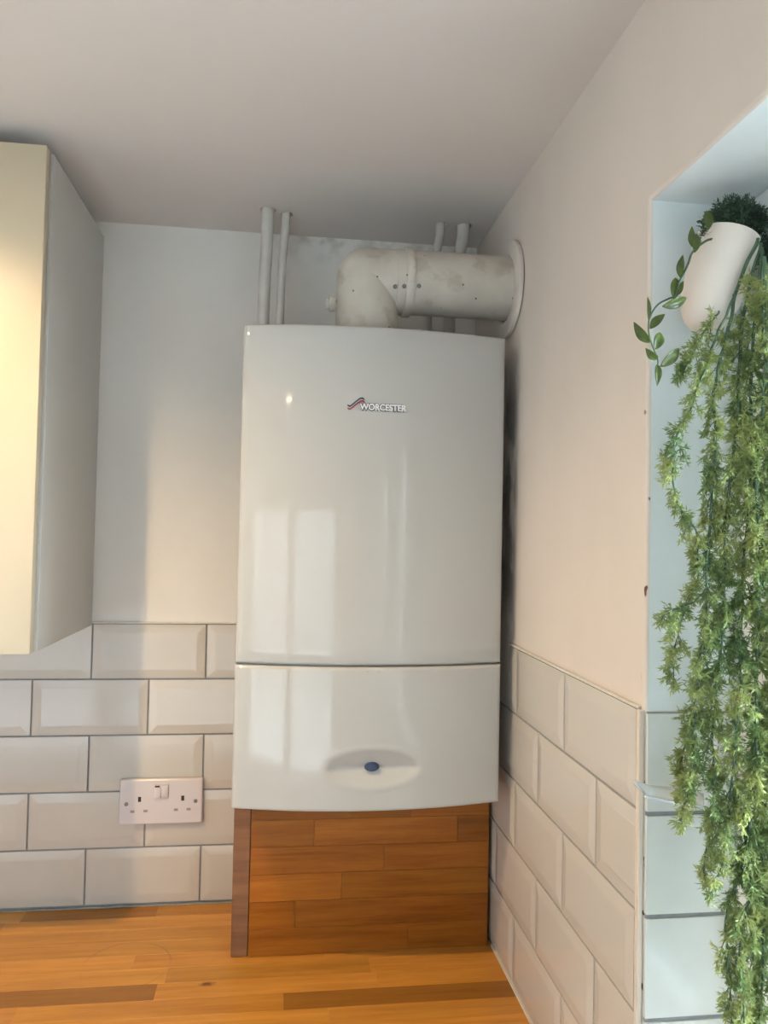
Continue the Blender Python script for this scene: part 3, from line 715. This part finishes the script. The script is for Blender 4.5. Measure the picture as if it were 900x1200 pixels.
rg = np.random.default_rng(4)
def needle_cloud(name, bases, dirs, lens, wid, m, parent):
    """tiny pointed leaves: each a folded diamond of two triangles-pairs, all joined (nobody could count them)"""
    n = len(bases); B = np.asarray(bases); D = np.asarray(dirs); D /= np.linalg.norm(D, axis=1)[:, None]+1e-9
    R = rg.normal(size=(n, 3)); X = np.cross(D, R); X /= np.linalg.norm(X, axis=1)[:, None]+1e-9; N = np.cross(D, X)
    Ls = np.asarray(lens)[:, None]; Wd = (wid*(.7+.6*rg.random(n)))[:, None]
    V = np.empty((n, 4, 3)); V[:, 0] = B; V[:, 1] = B+D*Ls*.45+X*Wd+N*Wd*.4; V[:, 2] = B+D*Ls; V[:, 3] = B+D*Ls*.45-X*Wd+N*Wd*.4
    V = V.reshape(-1, 3)-np.array(PO); idx = np.arange(n)[:, None]*4
    F = np.concatenate([idx+np.array([0, 1, 2]), idx+np.array([0, 2, 3])], 1).reshape(-1, 3)
    me = bpy.data.meshes.new(name); me.vertices.add(len(V)); me.vertices.foreach_set('co', V.ravel())
    me.loops.add(F.size); me.loops.foreach_set('vertex_index', F.ravel().astype(np.int32)); me.polygons.add(len(F))
    me.polygons.foreach_set('loop_start', np.arange(0, F.size, 3, dtype=np.int32)); me.update(calc_edges=True)
    o = link(name, me, m, parent); o['kind'] = 'stuff'; return o
def spline(P, n=8):
    Q = []
    for i in range(len(P)-1):
        a = [np.array(P[max(i-1, 0)]), np.array(P[i]), np.array(P[i+1]), np.array(P[min(i+2, len(P)-1)])]
        for j in range(n):
            s = j/n; Q.append(.5*((2*a[1])+(a[2]-a[0])*s+(2*a[0]-5*a[1]+4*a[2]-a[3])*s*s+(3*a[1]-a[0]-3*a[2]+a[3])*s**3))
    Q.append(np.array(P[-1])); return Q
def strand(pix, y0, y1, spread, dens, r0=.0014, start=0.0, yj=.012, side=None, bush=1.0):
    """a trailing stem (one part) with its feathery leaves (a sub-part); spread = reach of the side sprays in metres"""
    m = len(pix); P = [np.array(at(u, v, 1, y0+(y1-y0)*i/(m-1))) for i, (u, v) in enumerate(pix)]
    Q = spline(P, 8); n = len(Q)
    for i in range(n): Q[i] = Q[i]+np.array([.0006*math.sin(i*.9), .002*math.sin(i*.33+y0*90), 0])
    bm = bmesh.new(); add_rings(bm, tube_rings([Vector(q)-PO for q in Q], [r0*(1-.6*i/n) for i in range(n)], 6))
    seg = np.linalg.norm(np.diff(np.array(Q), axis=0), axis=1); cum = np.concatenate([[0], np.cumsum(seg)]); L = cum[-1]
    B, D, LL = [], [], []
    def needles(p, d, ln, cnt):
        # short pointed leaves standing off a twig from p along d
        for _ in range(cnt):
            t = rg.random()**.8; q = p+d*ln*t; e = d*(.55+.5*rg.random())+rg.normal(size=3)*.62
            B.append(q); D.append(e); LL.append(.0038+.0044*rg.random())
    s = start*L
    while s < L:
        f = s/L; k = np.searchsorted(cum, s)-1; k = max(0, min(k, n-2)); t = (s-cum[k])/(seg[k]+1e-9); p = Q[k]*(1-t)+Q[k+1]*t
        tan = (Q[k+1]-Q[k])/(seg[k]+1e-9)
        env = min(1, .35+3*(f-start))*min(1, (1-f)*6+.22)*(.45+.65*math.sin(s*70+y0*300)**2)
        for _ in range(2):
            a = rg.random()*2*math.pi; o_ = np.array([math.cos(a), .75*math.sin(a), 0])
            if side is not None and rg.random() < .6: o_[0] = side*abs(o_[0])
            d = tan*(.75+.5*rg.random())+o_*(.5+.6*rg.random()); d /= np.linalg.norm(d)
            ln = spread*env*(.45+.8*rg.random())
            if ln < .003: continue
            # twig with droop, three or four twiglets
            c = p; dd = d.copy(); steps = max(2, int(ln/.0045)); pts_ = [c]
            for j in range(steps):
                dd = dd*.86+np.array([0, 0, -.16])+rg.normal(size=3)*.10; dd /= np.linalg.norm(dd); c = c+dd*(ln/steps); pts_.append(c)
                td = dd+rg.normal(size=3)*.8; td /= np.linalg.norm(td)
                needles(c, td, .0065, int(11*bush)); needles(c, dd, .005, int(9*bush))
            if c[1] > WIN[0]-.006: continue
            if len(pts_) > 2: add_rings(bm, tube_rings([Vector(q)-PO for q in pts_], .00042, 3), False, False)
        s += dens*(.6+.8*rg.random())
    st = bm_obj('trailing_stem', bm, M['stem'], pl, True)
    B = np.array(B); D = np.array(D); LL = np.array(LL); keep = (B[:, 1] < WIN[0]-.008) & (B[:, 0] < FX0-.004)
    needle_cloud('foliage', B[keep], D[keep], LL[keep], .00072, M['fol'], st)

strand([(888, 280), (868, 325), (858, 370), (846, 410), (838, 460), (838, 520), (834, 600), (828, 680), (824, 760), (815, 840), (809, 900), (803, 945), (795, 966)], -.800, -.815, .021, .0062, .0019, .17)
strand([(860, 345), (850, 370), (838, 400), (822, 440), (805, 490), (790, 520), (789, 565), (800, 600), (815, 625), (818, 680), (800, 720), (791, 760), (790, 806)], -.805, -.80, .0145, .0075, .0013, .12, side=-1)
strand([(842, 365), (832, 380), (820, 400), (806, 425), (800, 440)], -.80, -.80, .017, .006, .001, .05, side=-1)
strand([(892, 285), (876, 340), (868, 420), (862, 500), (852, 600), (848, 700), (840, 800), (836, 880), (835, 960), (828, 1000), (824, 1038)], -.805, -.82, .021, .0062, .0018, .05)
strand([(893, 290), (888, 340), (882, 430), (880, 520), (874, 640), (868, 760), (862, 860), (856, 950), (845, 1010), (835, 1045)], -.81, -.83, .021, .0062, .0018, .05)
strand([(897, 300), (895, 420), (893, 500), (886, 560), (890, 680), (888, 800), (884, 900), (880, 960), (878, 1040), (868, 1100), (872, 1160), (868, 1215)], -.82, -.835, .022, .0060, .002, .03)
strand([(905, 290), (908, 400), (905, 560), (902, 700), (900, 860), (896, 1000), (893, 1120), (890, 1225)], -.815, -.83, .024, .0062, .002, .02)
strand([(880, 930), (872, 990), (862, 1040), (850, 1080), (852, 1130), (860, 1190), (865, 1230)], -.822, -.83, .016, .0075, .0014, .15)
strand([(905, 800), (900, 900), (886, 1010), (880, 1080), (884, 1150), (880, 1220)], -.80, -.81, .017, .008, .0014, .05)
strand([(920, 300), (925, 500), (918, 800), (915, 1000), (912, 1220)], -.83, -.84, .024, .008, .0018, .04)
strand([(828, 690), (812, 705), (797, 712), (783, 718), (776, 722)], -.81, -.805, .012, .006, .0008, .2)
strand([(812, 830), (804, 870), (800, 905), (799, 935)], -.79, -.79, .010, .006, .0008, .1)

# dense dark moss clump heaped in the pot mouth
B, D, LL = [], [], []
mc = ptop+Vector((.006, 0, .010))
for k in range(5200):
    v = rg.normal(size=3); v /= np.linalg.norm(v)
    if v[2] < -.25: v[2] *= -.6
    lump = 1+.22*mnoise.noise(Vector(v)*3.1)
    r = (.55+.45*rg.random()**.5)*lump
    c = np.array([mc.x+v[0]*.030*r, mc.y+v[1]*.026*r, mc.z+v[2]*.027*r]); B.append(c); D.append(v*.8+rg.normal(size=3)*.7); LL.append(.003+.0035*rg.random())
for k in range(900):   # small low clump over the left lip
    v = rg.normal(size=3); v /= np.linalg.norm(v); q = at(826+rg.random()*12, 272+rg.random()*6, 1, -.775)
    B.append(np.array(q)+v*.0055*rg.random()); D.append(v*.6+rg.normal(size=3)*.6); LL.append(.003+.003*rg.random())
for k in range(1300):   # spill on the right lip
    v = rg.normal(size=3); v /= np.linalg.norm(v); q = at(893+rg.random()*22, 278+rg.random()*28, 1, -.785)
    B.append(np.array(q)+v*.008*rg.random()); D.append(v*.6+rg.normal(size=3)*.6); LL.append(.003+.003*rg.random())
B = np.array(B); D = np.array(D); LL = np.array(LL); keep = (B[:, 1] < WIN[0]-.007) & (B[:, 0] < FX0-.004)
needle_cloud('moss_clump', B[keep], D[keep], LL[keep], .0007, M['moss'], pl)

# a vine with pointed leaves escaping over the left lip
def z7(x, y): return (720+x/3.75, 180+y/3.75)
VY = -.800
sp = [z7(*p) for p in ((430, 375), (400, 385), (345, 430), (322, 490), (288, 560), (265, 625), (240, 637), (190, 665), (155, 720), (150, 780), (165, 840), (190, 905), (188, 935))]
ys = [-.785, -.79, -.80] + [VY]*10
Q = spline([np.array(at(u, v, 1, y)) for (u, v), y in zip(sp, ys)], 6)
vs_ = tube('vine_stem', [Vector(q) for q in Q], [.00115*(1-.5*i/len(Q)) for i in range(len(Q))], M['stem'], pl, 8)
leaves = [((412, 335), (405, 250)), ((350, 415), (340, 320)), ((352, 435), (360, 350)), ((290, 545), (300, 445)), ((260, 640), (268, 545)), ((285, 618), (303, 560)),
          ((210, 672), (317, 634)), ((155, 770), (222, 705)), ((150, 735), (145, 630)), ((155, 832), (85, 740)), ((178, 862), (200, 785)), ((190, 905), (137, 855)), ((200, 937), (284, 855)), ((188, 925), (187, 1022))]
widths = [.20, .17, .17, .17, .22, .2, .16, .22, .075, .17, .24, .20, .17, .14]
for k, ((a, b), wf) in enumerate(zip(leaves, widths)):
    y = VY if k > 1 else -.79
    A = at(*z7(*a), 1, y); T_ = at(*z7(*b), 1, y-.006*(1 if k % 2 else -1)); d = T_-A; L = d.length; d.normalize()
    face = (CAMP-A).normalized(); x = d.cross(face).normalized(); nrm = x.cross(d); bm = bmesh.new(); rows_ = []
    x = (x*math.cos(.35*(1 if k % 2 else -1))+nrm*math.sin(.35*(1 if k % 2 else -1))).normalized(); nrm = x.cross(d)
    N = 10
    for i in range(N+1):
        t = i/N; w = L*wf*math.sin(math.pi*min(t, .999)**.85)**.9*(1 if t < 1 else 0)+.00015
        c = A+d*L*t+nrm*(.10*L*math.sin(t*math.pi)); rows_.append([bm.verts.new(c-x*w+nrm*w*.35-PO), bm.verts.new(c-x*w*.5+nrm*w*.05-PO), bm.verts.new(c-nrm*w*.08-PO), bm.verts.new(c+x*w*.5+nrm*w*.05-PO), bm.verts.new(c+x*w+nrm*w*.35-PO)])
    for r0, r1 in zip(rows_, rows_[1:]):
        for j in range(4): bm.faces.new((r0[j], r0[j+1], r1[j+1], r1[j]))
    lf = bm_obj('leaf', bm, M['vine_leaf'], pl, True)
    sm = lf.modifiers.new('s', 'SOLIDIFY'); sm.thickness = .0003

# ------------------------------------------------------------------ curled clear plastic shelf on the reveal tiles
cs0 = at(790, 930, 1, -.745)
cs = tag(empty('plastic_tray', cs0), 'small curled translucent plastic tray jutting past the tiled window corner, behind the foliage', 'tray')
CO = Vector(cs.matrix_basis.translation)
edgeF = [(742, 915, -.790), (750, 926, -.786), (758, 934, -.780), (775, 938, -.776), (795, 942, -.772), (812, 945, -.768), (826, 946, -.764)]
edgeB = [(744, 915, -.775), (757, 919, -.755), (768, 921, -.738), (782, 923, -.7285), (797, 925, -.7285), (812, 927, -.7285), (824, 931, -.7285)]
bm = bmesh.new(); n2 = 6; grid = []
F_ = spline([np.array(at(u, v, 1, y)) for u, v, y in edgeF], 5); G_ = spline([np.array(at(u, v, 1, y)) for u, v, y in edgeB], 5)
for a, b in zip(F_, G_):
    grid.append([bm.verts.new(Vector(a*(1-t)+b*t)-Vector((0, 0, .004*math.sin(t*math.pi)))-CO) for t in [k/n2 for k in range(n2+1)]])
for a, b in zip(grid, grid[1:]):
    for j in range(n2): bm.faces.new((a[j], a[j+1], b[j+1], b[j]))
o = bm_obj('tray_sheet', bm, M['plastic'], cs, True); sm = o.modifiers.new('s', 'SOLIDIFY'); sm.thickness = .0010
tube('tray_lip', [Vector(a) for a in F_[9:]], .0013, M['plastic_white'], cs, 8)
hk = [at(822, 946, 1, -.762), at(829, 945, 1, -.762), at(830, 936, 1, -.762), at(831, 924, 1, -.750)]
tube('tray_clip', hk, .0012, M['plastic_white'], cs, 8)
# rounded end wall of the tray
EW = spline([np.array(at(u, v, 1, -.760)) for u, v in ((826, 924), (836, 928), (845, 918), (849, 900), (848, 880), (842, 868))], 5)
EI = spline([np.array(at(u, v, 1, -.745)) for u, v in ((826, 918), (829, 912), (833, 900), (835, 888), (834, 878), (832, 870))], 5)
bm = bmesh.new(); A_ = [bm.verts.new(Vector(a)-CO) for a in EW]; B_ = [bm.verts.new(Vector(a)-CO) for a in EI]
for i in range(len(A_)-1): bm.faces.new((A_[i], A_[i+1], B_[i+1], B_[i]))
o = bm_obj('tray_end', bm, M['plastic_white'], cs, True); sm = o.modifiers.new('s', 'SOLIDIFY'); sm.thickness = .0015
